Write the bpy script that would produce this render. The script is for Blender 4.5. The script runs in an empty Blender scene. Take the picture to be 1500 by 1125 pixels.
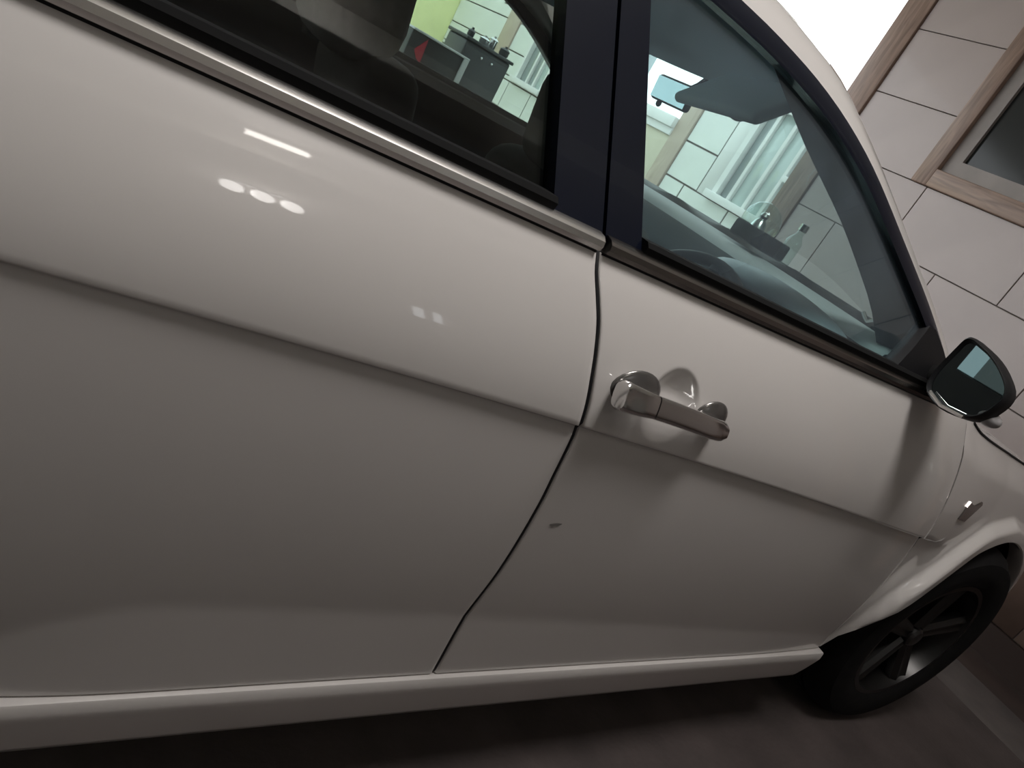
import bpy, bmesh, math, random
from mathutils import Vector, Matrix

random.seed(4)
scene = bpy.context.scene
COL = scene.collection
PI = math.pi

# ------------------------------------------------------------------ camera
# x runs forward along the car, y to the car's left, z up; metres.
CAM = Vector((0.0, -0.6, 1.16))
RIGHT = Vector((0.76664, -0.42609, 0.48041))
DOWN = Vector((0.19884, -0.55391, -0.80853))
FWD = Vector((0.61061, 0.71537, -0.33987))
cam_d = bpy.data.cameras.new('camera')
cam_d.sensor_width = 36.0
cam_d.lens = 1041.0 / 1500.0 * 36.0
cam_d.clip_start = 0.02
cam = bpy.data.objects.new('camera', cam_d)
COL.objects.link(cam)
m = Matrix(((RIGHT.x, -DOWN.x, -FWD.x), (RIGHT.y, -DOWN.y, -FWD.y), (RIGHT.z, -DOWN.z, -FWD.z)))
cam.matrix_world = Matrix.Translation(CAM) @ m.to_quaternion().to_matrix().to_4x4()
scene.camera = cam

# ------------------------------------------------------------------ sky, exposure
world = bpy.data.worlds.new('overcast_sky')
scene.world = world
world.use_nodes = True
bg = world.node_tree.nodes['Background']
bg.inputs['Color'].default_value = (0.93, 0.97, 1.0, 1)
bg.inputs['Strength'].default_value = 3.2
vs = scene.view_settings
vs.view_transform = 'Standard'
vs.look = 'None'
vs.exposure = 0.0
vs.gamma = 1.0
vs.use_curve_mapping = False
LAMP_POWER = 16.0
DISC_POWER = 27.0


# ------------------------------------------------------------------ materials
def mat(name, col, rough=0.5, metal=0.0, coat=0.0, spec=0.5, noise=0.0, nscale=20.0, bump=0.0, bscale=60.0, emit=None, estr=0.0):
    m = bpy.data.materials.new(name)
    m.use_nodes = True
    nt = m.node_tree
    b = nt.nodes['Principled BSDF']
    b.inputs['Base Color'].default_value = (*col, 1)
    b.inputs['Roughness'].default_value = rough
    b.inputs['Metallic'].default_value = metal
    b.inputs['Coat Weight'].default_value = coat
    b.inputs['Coat Roughness'].default_value = 0.03
    b.inputs['Specular IOR Level'].default_value = spec
    if noise > 0 or bump > 0:
        tc = nt.nodes.new('ShaderNodeTexCoord')
    if noise > 0:
        n = nt.nodes.new('ShaderNodeTexNoise')
        n.inputs['Scale'].default_value = nscale
        n.inputs['Detail'].default_value = 5
        nt.links.new(tc.outputs['Object'], n.inputs['Vector'])
        r = nt.nodes.new('ShaderNodeValToRGB')
        r.color_ramp.elements[0].position = 0.3
        r.color_ramp.elements[1].position = 0.7
        r.color_ramp.elements[0].color = (*[c * (1 - noise) for c in col], 1)
        r.color_ramp.elements[1].color = (*[min(1, c * (1 + noise)) for c in col], 1)
        nt.links.new(n.outputs['Fac'], r.inputs['Fac'])
        nt.links.new(r.outputs['Color'], b.inputs['Base Color'])
    if bump > 0:
        n2 = nt.nodes.new('ShaderNodeTexNoise')
        n2.inputs['Scale'].default_value = bscale
        n2.inputs['Detail'].default_value = 4
        nt.links.new(tc.outputs['Object'], n2.inputs['Vector'])
        bp = nt.nodes.new('ShaderNodeBump')
        bp.inputs['Strength'].default_value = bump
        bp.inputs['Distance'].default_value = 0.01
        nt.links.new(n2.outputs['Fac'], bp.inputs['Height'])
        nt.links.new(bp.outputs['Normal'], b.inputs['Normal'])
    if emit:
        b.inputs['Emission Color'].default_value = (*emit, 1)
        b.inputs['Emission Strength'].default_value = estr
    return m


def glass_mat(name, tint, ior=1.5, haze=0.0):
    m = bpy.data.materials.new(name)
    m.use_nodes = True
    nt = m.node_tree
    nt.nodes.clear()
    out = nt.nodes.new('ShaderNodeOutputMaterial')
    tr = nt.nodes.new('ShaderNodeBsdfTransparent')
    tr.inputs['Color'].default_value = (*tint, 1)
    gl = nt.nodes.new('ShaderNodeBsdfGlossy')
    gl.inputs['Roughness'].default_value = 0.0
    gl.inputs['Color'].default_value = (0.95, 0.97, 1.0, 1)
    fr = nt.nodes.new('ShaderNodeFresnel')
    ge = nt.nodes.new('ShaderNodeNewGeometry')
    mr = nt.nodes.new('ShaderNodeMapRange')          # the inner face of the pane reflects like the outer one
    mr.inputs['To Min'].default_value = ior
    mr.inputs['To Max'].default_value = 1.0 / ior
    nt.links.new(ge.outputs['Backfacing'], mr.inputs['Value'])
    nt.links.new(mr.outputs['Result'], fr.inputs['IOR'])
    mx = nt.nodes.new('ShaderNodeMixShader')
    nt.links.new(fr.outputs['Fac'], mx.inputs['Fac'])
    nt.links.new(tr.outputs['BSDF'], mx.inputs[1])
    nt.links.new(gl.outputs['BSDF'], mx.inputs[2])
    if haze > 0:
        df = nt.nodes.new('ShaderNodeBsdfDiffuse')  # pale diffuse mix stands in for lens haze over the glass
        df.inputs['Color'].default_value = (0.66, 0.80, 0.95, 1)
        tc = nt.nodes.new('ShaderNodeTexCoord')
        nz = nt.nodes.new('ShaderNodeTexNoise')
        nz.inputs['Scale'].default_value = 6.0
        nt.links.new(tc.outputs['Object'], nz.inputs['Vector'])
        mu = nt.nodes.new('ShaderNodeMath')
        mu.operation = 'MULTIPLY'
        mu.inputs[1].default_value = haze * 2
        nt.links.new(nz.outputs['Fac'], mu.inputs[0])
        m2 = nt.nodes.new('ShaderNodeMixShader')
        nt.links.new(mu.outputs['Value'], m2.inputs['Fac'])
        nt.links.new(mx.outputs['Shader'], m2.inputs[1])
        nt.links.new(df.outputs['BSDF'], m2.inputs[2])
        mx = m2
    nt.links.new(mx.outputs['Shader'], out.inputs['Surface'])
    return m


def wood_mat(name, c0, c1, rough=0.45, axis='Z'):
    m = bpy.data.materials.new(name)
    m.use_nodes = True
    nt = m.node_tree
    b = nt.nodes['Principled BSDF']
    b.inputs['Roughness'].default_value = rough
    tc = nt.nodes.new('ShaderNodeTexCoord')
    mp = nt.nodes.new('ShaderNodeMapping')
    sc = {'Z': (14, 14, 1.2), 'Y': (14, 1.2, 14)}[axis]
    mp.inputs['Scale'].default_value = sc
    n = nt.nodes.new('ShaderNodeTexNoise')
    n.inputs['Scale'].default_value = 3.0
    n.inputs['Detail'].default_value = 8
    n.inputs['Distortion'].default_value = 0.8
    r = nt.nodes.new('ShaderNodeValToRGB')
    r.color_ramp.elements[0].position = 0.3
    r.color_ramp.elements[1].position = 0.7
    r.color_ramp.elements[0].color = (*c0, 1)
    r.color_ramp.elements[1].color = (*c1, 1)
    nt.links.new(tc.outputs['Object'], mp.inputs['Vector'])
    nt.links.new(mp.outputs['Vector'], n.inputs['Vector'])
    nt.links.new(n.outputs['Fac'], r.inputs['Fac'])
    nt.links.new(r.outputs['Color'], b.inputs['Base Color'])
    return m


M = {}
M['paint'] = mat('white_paint', (0.60, 0.57, 0.545), 0.32, coat=1.0, spec=0.4)
M['chrome'] = mat('chrome', (0.78, 0.77, 0.76), 0.16, metal=1.0)
M['strip'] = mat('bright_trim', (0.88, 0.85, 0.82), 0.24, metal=1.0)
M['strip_dull'] = mat('dull_trim', (0.30, 0.275, 0.26), 0.22, metal=1.0)
M['black_gloss'] = mat('black_gloss', (0.006, 0.008, 0.016), 0.22, coat=0.3)
M['black'] = mat('black_plastic', (0.008, 0.008, 0.009), 0.5, spec=0.3)
M['seal'] = mat('glass_seal_rubber', (0.006, 0.006, 0.006), 0.9, spec=0.15)
M['jamb'] = mat('door_jamb', (0.05, 0.04, 0.037), 0.7)
M['rubber'] = mat('tyre_rubber', (0.009, 0.0085, 0.0085), 0.9, spec=0.15, noise=0.2, nscale=30)
M['rim'] = mat('grey_alloy', (0.06, 0.058, 0.056), 0.35, metal=0.85)
M['glass_front'] = glass_mat('side_glass', (0.80, 0.89, 0.88), haze=0.035)
M['glass_dark'] = glass_mat('filmed_glass', (0.78, 0.80, 0.78))
M['glass_clear'] = glass_mat('windscreen_glass', (0.86, 0.92, 0.90))
M['patch_pale'] = glass_mat('pale_patch_glass', (0.30, 0.345, 0.345))  # tint sets how bright the patch in the wing mirror looks
M['patch_grey'] = glass_mat('grey_patch_glass', (0.15, 0.165, 0.16))  # darker tint for the grey side of the mirror patch
M['headliner'] = mat('headliner', (0.55, 0.66, 0.76), 0.9)  # pale blue, with lens haze put into the colour
M['pillar_trim'] = mat('pillar_trim', (0.045, 0.05, 0.058), 0.8)
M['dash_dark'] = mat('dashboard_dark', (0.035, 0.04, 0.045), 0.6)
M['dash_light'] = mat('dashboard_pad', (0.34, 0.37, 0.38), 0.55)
M['binnacle'] = mat('binnacle_grey', (0.20, 0.24, 0.27), 0.45)
M['seat'] = mat('seat_fabric', (0.04, 0.038, 0.034), 0.95, noise=0.2, nscale=60)
M['seat_grey'] = mat('headrest_fabric', (0.10, 0.10, 0.09), 0.95, noise=0.15, nscale=60)
M['mirror'] = mat('mirror_silver', (0.40, 0.45, 0.48), 0.01, metal=1.0)
M['mirror_tint'] = mat('wing_mirror_silver', (0.62, 0.70, 0.71), 0.01, metal=1.0)
M['pad'] = mat('handle_pad_grey', (0.26, 0.25, 0.24), 0.22, metal=0.8)
M['lens'] = mat('clear_lens', (0.35, 0.34, 0.34), 0.15, coat=1.0)
M['dirt'] = mat('paint_scuff', (0.19, 0.18, 0.17), 0.7)
M['headlamp'] = mat('headlamp_lens', (0.5, 0.5, 0.5), 0.1, coat=1.0)
M['tail'] = mat('tail_lens', (0.35, 0.01, 0.012), 0.15, coat=1.0)
M['tile'] = mat('cream_tile', (0.345, 0.287, 0.272), 0.35, coat=0.15, noise=0.06, nscale=2.5)
M['tile_white'] = mat('white_tile', (0.72, 0.74, 0.71), 0.35, coat=0.15, noise=0.05, nscale=2.0)
M['grout'] = mat('dark_grout', (0.13, 0.11, 0.10), 0.9)
M['dado'] = mat('brown_dado', (0.115, 0.075, 0.06), 0.6, noise=0.25, nscale=6)
M['skirting'] = mat('dark_skirting', (0.035, 0.021, 0.018), 0.6)
M['wood'] = wood_mat('brown_wood', (0.15, 0.095, 0.072), (0.29, 0.195, 0.15))
M['wood_h'] = wood_mat('brown_wood_rail', (0.15, 0.095, 0.072), (0.29, 0.195, 0.15), axis='Y')
M['wood_pale'] = wood_mat('weathered_wood', (0.36, 0.28, 0.22), (0.50, 0.41, 0.33))
M['sash'] = mat('grey_sash', (0.23, 0.20, 0.185), 0.5, noise=0.1, nscale=8)
M['pane'] = mat('dark_pane', (0.018, 0.02, 0.02), 0.12, spec=0.3)
M['pane_pale'] = mat('pale_pane', (0.50, 0.58, 0.56), 0.12, coat=0.6)
M['pane_grey'] = mat('grey_pane', (0.27, 0.31, 0.31), 0.12, coat=0.6)
M['white_paint_wall'] = mat('white_wall_paint', (0.78, 0.78, 0.76), 0.7)
M['beige'] = mat('beige_panel', (0.60, 0.55, 0.42), 0.7, noise=0.05, nscale=5)
M['lime'] = mat('lime_wall_paint', (0.80, 0.82, 0.42), 0.8, noise=0.08, nscale=2)
M['grey_post'] = mat('grey_post', (0.38, 0.42, 0.44), 0.6)
M['ceiling'] = mat('ceiling_paint', (0.66, 0.63, 0.60), 0.85)
M['plaster'] = mat('side_plaster', (0.20, 0.185, 0.172), 0.85, noise=0.08, nscale=3)
M['dark_wall'] = mat('dark_rear_wall', (0.022, 0.022, 0.022), 0.9, noise=0.15, nscale=3)
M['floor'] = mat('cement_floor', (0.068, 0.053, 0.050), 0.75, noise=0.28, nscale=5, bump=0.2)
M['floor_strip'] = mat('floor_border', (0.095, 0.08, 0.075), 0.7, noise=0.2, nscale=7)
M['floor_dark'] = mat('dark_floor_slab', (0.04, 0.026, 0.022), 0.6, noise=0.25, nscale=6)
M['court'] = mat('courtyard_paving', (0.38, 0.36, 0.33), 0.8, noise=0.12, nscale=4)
M['cab'] = mat('black_steel', (0.035, 0.036, 0.038), 0.5)
M['white_edge'] = mat('white_edging', (0.74, 0.76, 0.76), 0.4)
M['red'] = mat('red_panel', (0.55, 0.035, 0.06), 0.4)
M['steel'] = mat('steel', (0.6, 0.6, 0.6), 0.22, metal=1.0)
M['lamp'] = mat('lamp_tube', (1, 1, 1), 0.5, emit=(1.0, 0.95, 0.88), estr=LAMP_POWER)
M['lamp_disc'] = mat('lamp_diffuser', (1, 1, 1), 0.5, emit=(1.0, 0.965, 0.945), estr=DISC_POWER)
M['lamp_bulb'] = mat('lamp_bulb', (1, 1, 1), 0.5, emit=(1.0, 0.96, 0.92), estr=11.0)
M['lamp_body'] = mat('lamp_body', (0.7, 0.7, 0.7), 0.5)
M['green'] = mat('green_leaf', (0.05, 0.13, 0.06), 0.6)


# ------------------------------------------------------------------ helpers
def link(name, me, material, parent=None, loc=(0, 0, 0)):
    o = bpy.data.objects.new(name, me)
    COL.objects.link(o)
    if material is not None and not me.materials:
        me.materials.append(M[material] if isinstance(material, str) else material)
    o.location = loc
    if parent is not None:
        o.parent = parent
        if 'origin' in parent:                     # parent is a root Empty: mesh stays in world coordinates
            o.location = Vector(loc) - Vector(parent['origin'])
    return o


def smooth(me, ang=40):
    for p in me.polygons:
        p.use_smooth = True
    if ang < 180:
        me.set_sharp_from_angle(angle=math.radians(ang))


def mesh(name, v, f, material, parent=None, sm=False, ang=40, loc=(0, 0, 0), fixn=True):
    me = bpy.data.meshes.new(name)
    me.from_pydata([tuple(p) for p in v], [], f)
    if fixn:
        bm = bmesh.new()
        bm.from_mesh(me)
        bmesh.ops.remove_doubles(bm, verts=bm.verts, dist=1e-6)
        bmesh.ops.recalc_face_normals(bm, faces=bm.faces)
        bm.to_mesh(me)
        bm.free()
    me.update()
    if sm:
        smooth(me, ang)
    return link(name, me, material, parent, loc)


def empty(name, origin):
    o = bpy.data.objects.new(name, None)
    COL.objects.link(o)
    o.location = origin
    o.empty_display_size = 0.1
    o['origin'] = list(origin)
    return o


def tag(o, label, cat, group=None, kind=None):
    o['label'] = label
    o['category'] = cat
    if group:
        o['group'] = group
    if kind:
        o['kind'] = kind
    return o


def grid_vf(rows):
    n = len(rows[0])
    v = [p for r in rows for p in r]
    f = []
    for i in range(len(rows) - 1):
        for j in range(n - 1):
            a = i * n + j
            f.append((a, a + 1, a + n + 1, a + n))
    return v, f


def grid(name, rows, material, parent=None, sm=True, ang=40):
    v, f = grid_vf(rows)
    return mesh(name, v, f, material, parent, sm, ang)


def box_vf(x0, x1, y0, y1, z0, z1):
    v = [(x, y, z) for x in (x0, x1) for y in (y0, y1) for z in (z0, z1)]
    f = [(0, 1, 3, 2), (4, 6, 7, 5), (0, 4, 5, 1), (2, 3, 7, 6), (0, 2, 6, 4), (1, 5, 7, 3)]
    return v, f


def box_bm(dims, bev=0.0, seg=2):
    v, f = box_vf(*dims)
    bm = bmesh.new()
    vs_ = [bm.verts.new(p) for p in v]
    for q in f:
        bm.faces.new([vs_[i] for i in q])
    bmesh.ops.recalc_face_normals(bm, faces=bm.faces)
    if bev > 0:
        bmesh.ops.bevel(bm, geom=list(bm.edges), offset=bev, segments=seg, affect='EDGES', profile=0.5)
    return bm


def box(name, dims, material, parent=None, bev=0.0, seg=2, sm=True):
    bm = box_bm(dims, bev, seg)
    me = bpy.data.meshes.new(name)
    bm.to_mesh(me)
    bm.free()
    if bev > 0 and sm:
        smooth(me, 50)
    return link(name, me, material, parent)


def boxes(name, list_of_dims, material, parent=None):
    v, f = [], []
    for d in list_of_dims:
        a, b = box_vf(*d)
        k = len(v)
        v += a
        f += [tuple(i + k for i in q) for q in b]
    me = bpy.data.meshes.new(name)
    me.from_pydata(v, [], f)
    bm = bmesh.new()
    bm.from_mesh(me)
    bmesh.ops.recalc_face_normals(bm, faces=bm.faces)
    bm.to_mesh(me)
    bm.free()
    return link(name, me, material, parent)


def loft(name, rings, material, parent=None, closed=True, cap=True, sm=True, ang=45):
    n = len(rings[0])
    v = [p for r in rings for p in r]
    f = []
    for i in range(len(rings) - 1):
        for j in range(n if closed else n - 1):
            a = i * n + j
            b = i * n + (j + 1) % n
            f.append((a, b, b + n, a + n))
    if cap and closed:
        f.append(tuple(range(n))[::-1])
        k = (len(rings) - 1) * n
        f.append(tuple(range(k, k + n)))
    return mesh(name, v, f, material, parent, sm, ang)


def tube(name, path, r, material, parent=None, n=8):
    path = [Vector(p) for p in path]
    rs = r if isinstance(r, (list, tuple)) else [r] * len(path)
    rings = []
    for i, p in enumerate(path):
        t = (path[min(i + 1, len(path) - 1)] - path[max(i - 1, 0)]).normalized()
        a = Vector((0, 0, 1)) if abs(t.z) < 0.9 else Vector((1, 0, 0))
        u = t.cross(a).normalized()
        w = t.cross(u).normalized()
        rings.append([p + (u * math.cos(k * 2 * PI / n) + w * math.sin(k * 2 * PI / n)) * rs[i] for k in range(n)])
    return loft(name, rings, material, parent)


def lathe(name, prof, material, parent=None, axis='y', n=48, loc=(0, 0, 0), closed_prof=False):
    """prof: list of (radius, height along axis)."""
    v, f = [], []
    k = len(prof)
    for i in range(n):
        a = 2 * PI * i / n
        c, s = math.cos(a), math.sin(a)
        for r, h in prof:
            v.append((r * c, h, r * s) if axis == 'y' else (r * c, r * s, h))
    for i in range(n):
        j = (i + 1) % n
        for q in range(k if closed_prof else k - 1):
            w = (q + 1) % k
            f.append((i * k + q, i * k + w, j * k + w, j * k + q))
    return mesh(name, v, f, material, parent, True, 40, loc)


def ellipsoid(name, c, r, material, parent=None, nu=24, nv=14, rot=None):
    v, f = [], []
    for i in range(nv + 1):
        th = PI * i / nv
        for j in range(nu):
            ph = 2 * PI * j / nu
            p = Vector((r[0] * math.sin(th) * math.cos(ph), r[1] * math.sin(th) * math.sin(ph), r[2] * math.cos(th)))
            if rot is not None:
                p = rot @ p
            v.append(Vector(c) + p)
    for i in range(nv):
        for j in range(nu):
            a = i * nu + j
            b = i * nu + (j + 1) % nu
            f.append((a, b, b + nu, a + nu))
    return mesh(name, v, f, material, parent, True, 180)


def lerp(a, b, t):
    return a + (b - a) * t


def clamp(t, a=0.0, b=1.0):
    return max(a, min(b, t))


def sstep(t):
    t = clamp(t)
    return t * t * (3 - 2 * t)


def interp(x, xs, ys):
    if x <= xs[0]:
        return ys[0]
    for i in range(len(xs) - 1):
        if x <= xs[i + 1]:
            return lerp(ys[i], ys[i + 1], (x - xs[i]) / (xs[i + 1] - xs[i]))
    return ys[-1]


def cr_interp(x, xs, ys):
    """cubic Hermite through (xs, ys)"""
    n = len(xs)
    if x <= xs[0]:
        return ys[0] + (x - xs[0]) * (ys[1] - ys[0]) / (xs[1] - xs[0])
    if x >= xs[-1]:
        return ys[-1] + (x - xs[-1]) * (ys[-1] - ys[-2]) / (xs[-1] - xs[-2])
    i = 0
    while x > xs[i + 1]:
        i += 1

    def sl(k):
        if k == 0:
            return (ys[1] - ys[0]) / (xs[1] - xs[0])
        if k == n - 1:
            return (ys[-1] - ys[-2]) / (xs[-1] - xs[-2])
        return (ys[k + 1] - ys[k - 1]) / (xs[k + 1] - xs[k - 1])
    h = xs[i + 1] - xs[i]
    t = (x - xs[i]) / h
    return ((2 * t ** 3 - 3 * t ** 2 + 1) * ys[i] + (t ** 3 - 2 * t ** 2 + t) * h * sl(i)
            + (-2 * t ** 3 + 3 * t ** 2) * ys[i + 1] + (t ** 3 - t ** 2) * h * sl(i + 1))


def resample(pts, n):
    pts = [Vector(p) for p in pts]
    d = [0]
    for a, b in zip(pts, pts[1:]):
        d.append(d[-1] + (b - a).length)
    out = []
    for i in range(n):
        s = d[-1] * i / (n - 1)
        out.append(Vector([cr_interp(s, d, [p[k] for p in pts]) for k in range(len(pts[0]))]))
    return out


def rect_minus(rects, hole):
    out = []
    h0, h1, k0, k1 = hole
    for (a0, a1, b0, b1) in rects:
        if h0 >= a1 or h1 <= a0 or k0 >= b1 or k1 <= b0:
            out.append((a0, a1, b0, b1))
            continue
        if b0 < k0:
            out.append((a0, a1, b0, k0))
        if k1 < b1:
            out.append((a0, a1, k1, b1))
        c0, c1 = max(b0, k0), min(b1, k1)
        if a0 < h0:
            out.append((a0, h0, c0, c1))
        if h1 < a1:
            out.append((h1, a1, c0, c1))
    return out


# ================================================================== THE SETTING
WX = 4.20       # near end wall, facing the car's nose
FX = 5.80       # far wall of the courtyard
CEIL = 3.15
YR = -3.2       # wall on the photographer's side
XB = -3.6       # rear end of the porch


def tile_wall(parent, xf, rows, joints, yr, holes, material, gap=0.006, th=0.012):
    """tiles on a wall facing -x; rows: list of z lines; joints(i) -> sorted y joints"""
    cache = {}
    for i in range(len(rows) - 1):
        js = [yr[0]] + [j for j in joints(i) if yr[0] < j < yr[1]] + [yr[1]]
        for a, b in zip(js, js[1:]):
            rs = [(a, b, rows[i], rows[i + 1])]
            for h in holes:
                rs = rect_minus(rs, h)
            for (a0, a1, b0, b1) in rs:
                w, h = a1 - a0 - gap, b1 - b0 - gap
                if w < 0.01 or h < 0.01:
                    continue
                key = (round(w, 3), round(h, 3))
                if key not in cache:
                    bm = box_bm((-th, 0, -w / 2, w / 2, -h / 2, h / 2), 0.0015, 1)
                    me = bpy.data.meshes.new('tile')
                    bm.to_mesh(me)
                    bm.free()
                    cache[key] = me
                link('tile', cache[key], material, parent,
                     (xf + random.uniform(-0.0008, 0.0008), (a0 + a1) / 2, (b0 + b1) / 2))


# floor
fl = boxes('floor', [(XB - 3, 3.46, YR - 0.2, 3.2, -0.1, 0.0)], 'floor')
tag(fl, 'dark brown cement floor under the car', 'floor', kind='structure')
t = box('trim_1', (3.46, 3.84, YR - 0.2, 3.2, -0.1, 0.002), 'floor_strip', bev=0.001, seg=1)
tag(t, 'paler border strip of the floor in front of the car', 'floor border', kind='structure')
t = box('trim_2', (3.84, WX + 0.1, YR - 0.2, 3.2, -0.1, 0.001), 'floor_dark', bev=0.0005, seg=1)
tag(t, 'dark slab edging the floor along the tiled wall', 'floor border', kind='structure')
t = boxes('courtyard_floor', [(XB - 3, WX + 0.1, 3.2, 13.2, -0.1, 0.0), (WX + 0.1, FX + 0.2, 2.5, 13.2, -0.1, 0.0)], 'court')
tag(t, 'pale paved courtyard on the far side of the car', 'paving', kind='structure')

# near end wall with a timber window and an added dark door
WIN = (0.35, 2.10, 1.850, 2.95)
DOOR = (-1.38, -0.62, 0.0, 2.15)
parts = [(YR - 0.2, 2.74, 0.0, CEIL + 0.15)]
for h in (WIN, DOOR):
    parts = rect_minus(parts, h)
wall = boxes('wall_front', [(WX, WX + 0.2, a, b, c, d) for a, b, c, d in parts], 'grout')
tag(wall, 'cream tiled wall in front of the car', 'wall', kind='structure')
rows = [0.641, 1.044, 1.447, 1.85, 2.253, 2.656, 3.059, 3.29]


def near_joints(i):
    base = 1.232 if i % 2 == 0 else 1.61
    js = [base + 0.756 * k for k in range(-7, 5)]
    if rows[i] > 1.8:
        js = [j for j in js if j < 2.06]
    return sorted(js)


tile_wall(wall, WX, rows, near_joints, (YR, 2.70), [WIN, DOOR], 'tile')
for a, b in ((YR, -2.0), (-2.0, -1.38), (-0.62, 0.14), (0.14, 0.9), (0.9, 1.65), (1.65, 2.4), (2.4, 2.74)):
    box('dado_tile', (WX - 0.014, WX, a + 0.003, b - 0.003, 0.16, 0.638), 'dado', wall, bev=0.0015, seg=1)
t = boxes('baseboard_front', [(WX - 0.03, WX, YR, -1.38, 0.0, 0.155), (WX - 0.03, WX, -0.62, 2.74, 0.0, 0.155)], 'skirting')
tag(t, 'dark skirting at the foot of the cream tiled wall', 'skirting', kind='structure')
# timber edge at the wall's left end
t = box('trim_3', (WX - 0.03, WX + 0.22, 2.70, 2.885, 0.0, CEIL + 0.15), 'wood', bev=0.006)
tag(t, 'brown timber post closing the left end of the tiled wall', 'timber post', kind='structure')

# timber window
w = empty('window_1', (WX, (WIN[0] + WIN[1]) / 2, WIN[2]))
tag(w, 'brown timber window with dark glass in the tiled wall', 'window', kind='structure')
fw = 0.105
y0, y1, z0, z1 = WIN
box('jamb', (WX - 0.03, WX + 0.1, y1 - fw, y1, z0, z1), 'wood', w, bev=0.005)
box('jamb', (WX - 0.03, WX + 0.1, y0, y0 + fw, z0, z1), 'wood', w, bev=0.005)
box('window_sill', (WX - 0.034, WX + 0.1, y0 + fw, y1 - fw, z0, z0 + fw), 'wood_h', w, bev=0.005)
box('head', (WX - 0.03, WX + 0.1, y0 + fw, y1 - fw, z1 - fw, z1), 'wood_h', w, bev=0.005)
a0, a1, b0, b1 = y0 + fw, y1 - fw, z0 + fw, z1 - fw
mid = (a0 + a1) / 2
box('mullion', (WX - 0.01, WX + 0.08, mid - 0.03, mid + 0.03, b0, b1), 'wood', w, bev=0.004)
for (c0, c1) in ((a0, mid - 0.03), (mid + 0.03, a1)):
    bd = 0.085
    s = boxes('sash', [(WX + 0.005, WX + 0.06, c0, c0 + bd, b0, b1), (WX + 0.005, WX + 0.06, c1 - bd, c1, b0, b1),
                       (WX + 0.005, WX + 0.06, c0 + bd, c1 - bd, b0, b0 + bd), (WX + 0.005, WX + 0.06, c0 + bd, c1 - bd, b1 - bd, b1)], 'sash', w)
    boxes('pane', [(WX + 0.03, WX + 0.036, c0 + bd, c1 - bd, b0 + bd, b1 - bd)], 'pane', s)

# dark door, out of view, added to mirror as a dark strip in the paint
d = empty('added_door', (WX, -1.0, 0))
tag(d, 'dark door added to reflect as a dark strip in the car paint', 'door', kind='structure')
box('door_leaf', (WX + 0.04, WX + 0.09, -1.30, -0.70, 0.0, 2.07), 'skirting', d, bev=0.004)
boxes('door_frame', [(WX - 0.02, WX + 0.12, -1.38, -1.30, 0, 2.15), (WX - 0.02, WX + 0.12, -0.70, -0.62, 0, 2.15), (WX - 0.02, WX + 0.12, -1.30, -0.70, 2.07, 2.15)], 'wood', d)
box('handle', (WX + 0.0, WX + 0.04, -0.79, -0.76, 1.0, 1.14), 'steel', d, bev=0.006)

# photographer's side wall with a high window and a small lower one
H1 = (-2.6, -1.9, 1.6, 2.4)
H2 = (2.16, 2.56, 1.46, 1.80)
parts = [(XB, WX + 0.2, 0.0, CEIL + 0.15)]
for h in (H1, H2):
    parts = rect_minus(parts, h)
t = boxes('wall_right', [(a, b, YR - 0.2, YR, c, dd) for a, b, c, dd in parts], 'plaster')
tag(t, 'plastered wall on the photographer\'s side of the porch', 'wall', kind='structure')
for k, (hh, lab) in enumerate(((H1, 'barred window in the plastered side wall'), (H2, 'small low window in the plastered side wall'))):
    w = empty('window_%d' % (k + 2), ((hh[0] + hh[1]) / 2, YR, hh[2]))
    tag(w, lab, 'window', kind='structure')
    x0, x1, z0, z1 = hh
    boxes('frame', [(x0, x0 + 0.04, YR - 0.1, YR + 0.01, z0, z1), (x1 - 0.04, x1, YR - 0.1, YR + 0.01, z0, z1),
                    (x0 + 0.04, x1 - 0.04, YR - 0.1, YR + 0.01, z0, z0 + 0.04), (x0 + 0.04, x1 - 0.04, YR - 0.1, YR + 0.01, z1 - 0.04, z1)], 'wood', w)
    nb = 2 if k == 0 else 1
    for i in range(nb):
        xm = lerp(x0, x1, (i + 1) / (nb + 1))
        box('bar', (xm - 0.02, xm + 0.02, YR - 0.08, YR - 0.03, z0 + 0.04, z1 - 0.04), 'wood', w)

# porch roof slab and the added beam
t = box('ceiling', (XB, WX + 0.2, YR - 0.2, 4.3, CEIL, CEIL + 0.2), 'ceiling')
tag(t, 'painted underside of the porch roof', 'ceiling', kind='structure')
RW = (-1.05, -0.315, 0.83, 2.15)
t = boxes('wall_rear', [(XB - 0.2, XB, a, b, c, dd) for a, b, c, dd in rect_minus([(YR - 0.2, 2.88, 0, CEIL + 0.2)], RW)], 'dark_wall')
tag(t, 'dark rear wall of the porch behind the car', 'wall', kind='structure')

w = empty('window_6', (XB, (RW[0] + RW[1]) / 2, RW[2]))  # window added so the wing mirror shows a bright patch
tag(w, 'added window with tinted panes, reflected as the bright patch in the wing mirror', 'window', kind='structure')
box('pane', (XB - 0.06, XB - 0.052, -0.455, RW[1], RW[2], RW[3]), 'patch_pale', w)
box('pane', (XB - 0.06, XB - 0.052, RW[0], -0.455, RW[2], RW[3]), 'patch_grey', w)
boxes('frame', [(XB - 0.1, XB + 0.004, RW[0], RW[0] + 0.02, RW[2], RW[3]), (XB - 0.1, XB + 0.004, RW[0] + 0.02, RW[1], RW[3] - 0.02, RW[3])], 'wood', w)
t = box('added_beam', (XB, WX, -1.98, -1.72, CEIL - 0.17, CEIL), 'ceiling', bev=0.006)  # unseen beam added to draw a line in the paint's reflection
tag(t, 'beam added under the porch ceiling for its reflected line on the door', 'beam', kind='structure')
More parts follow.
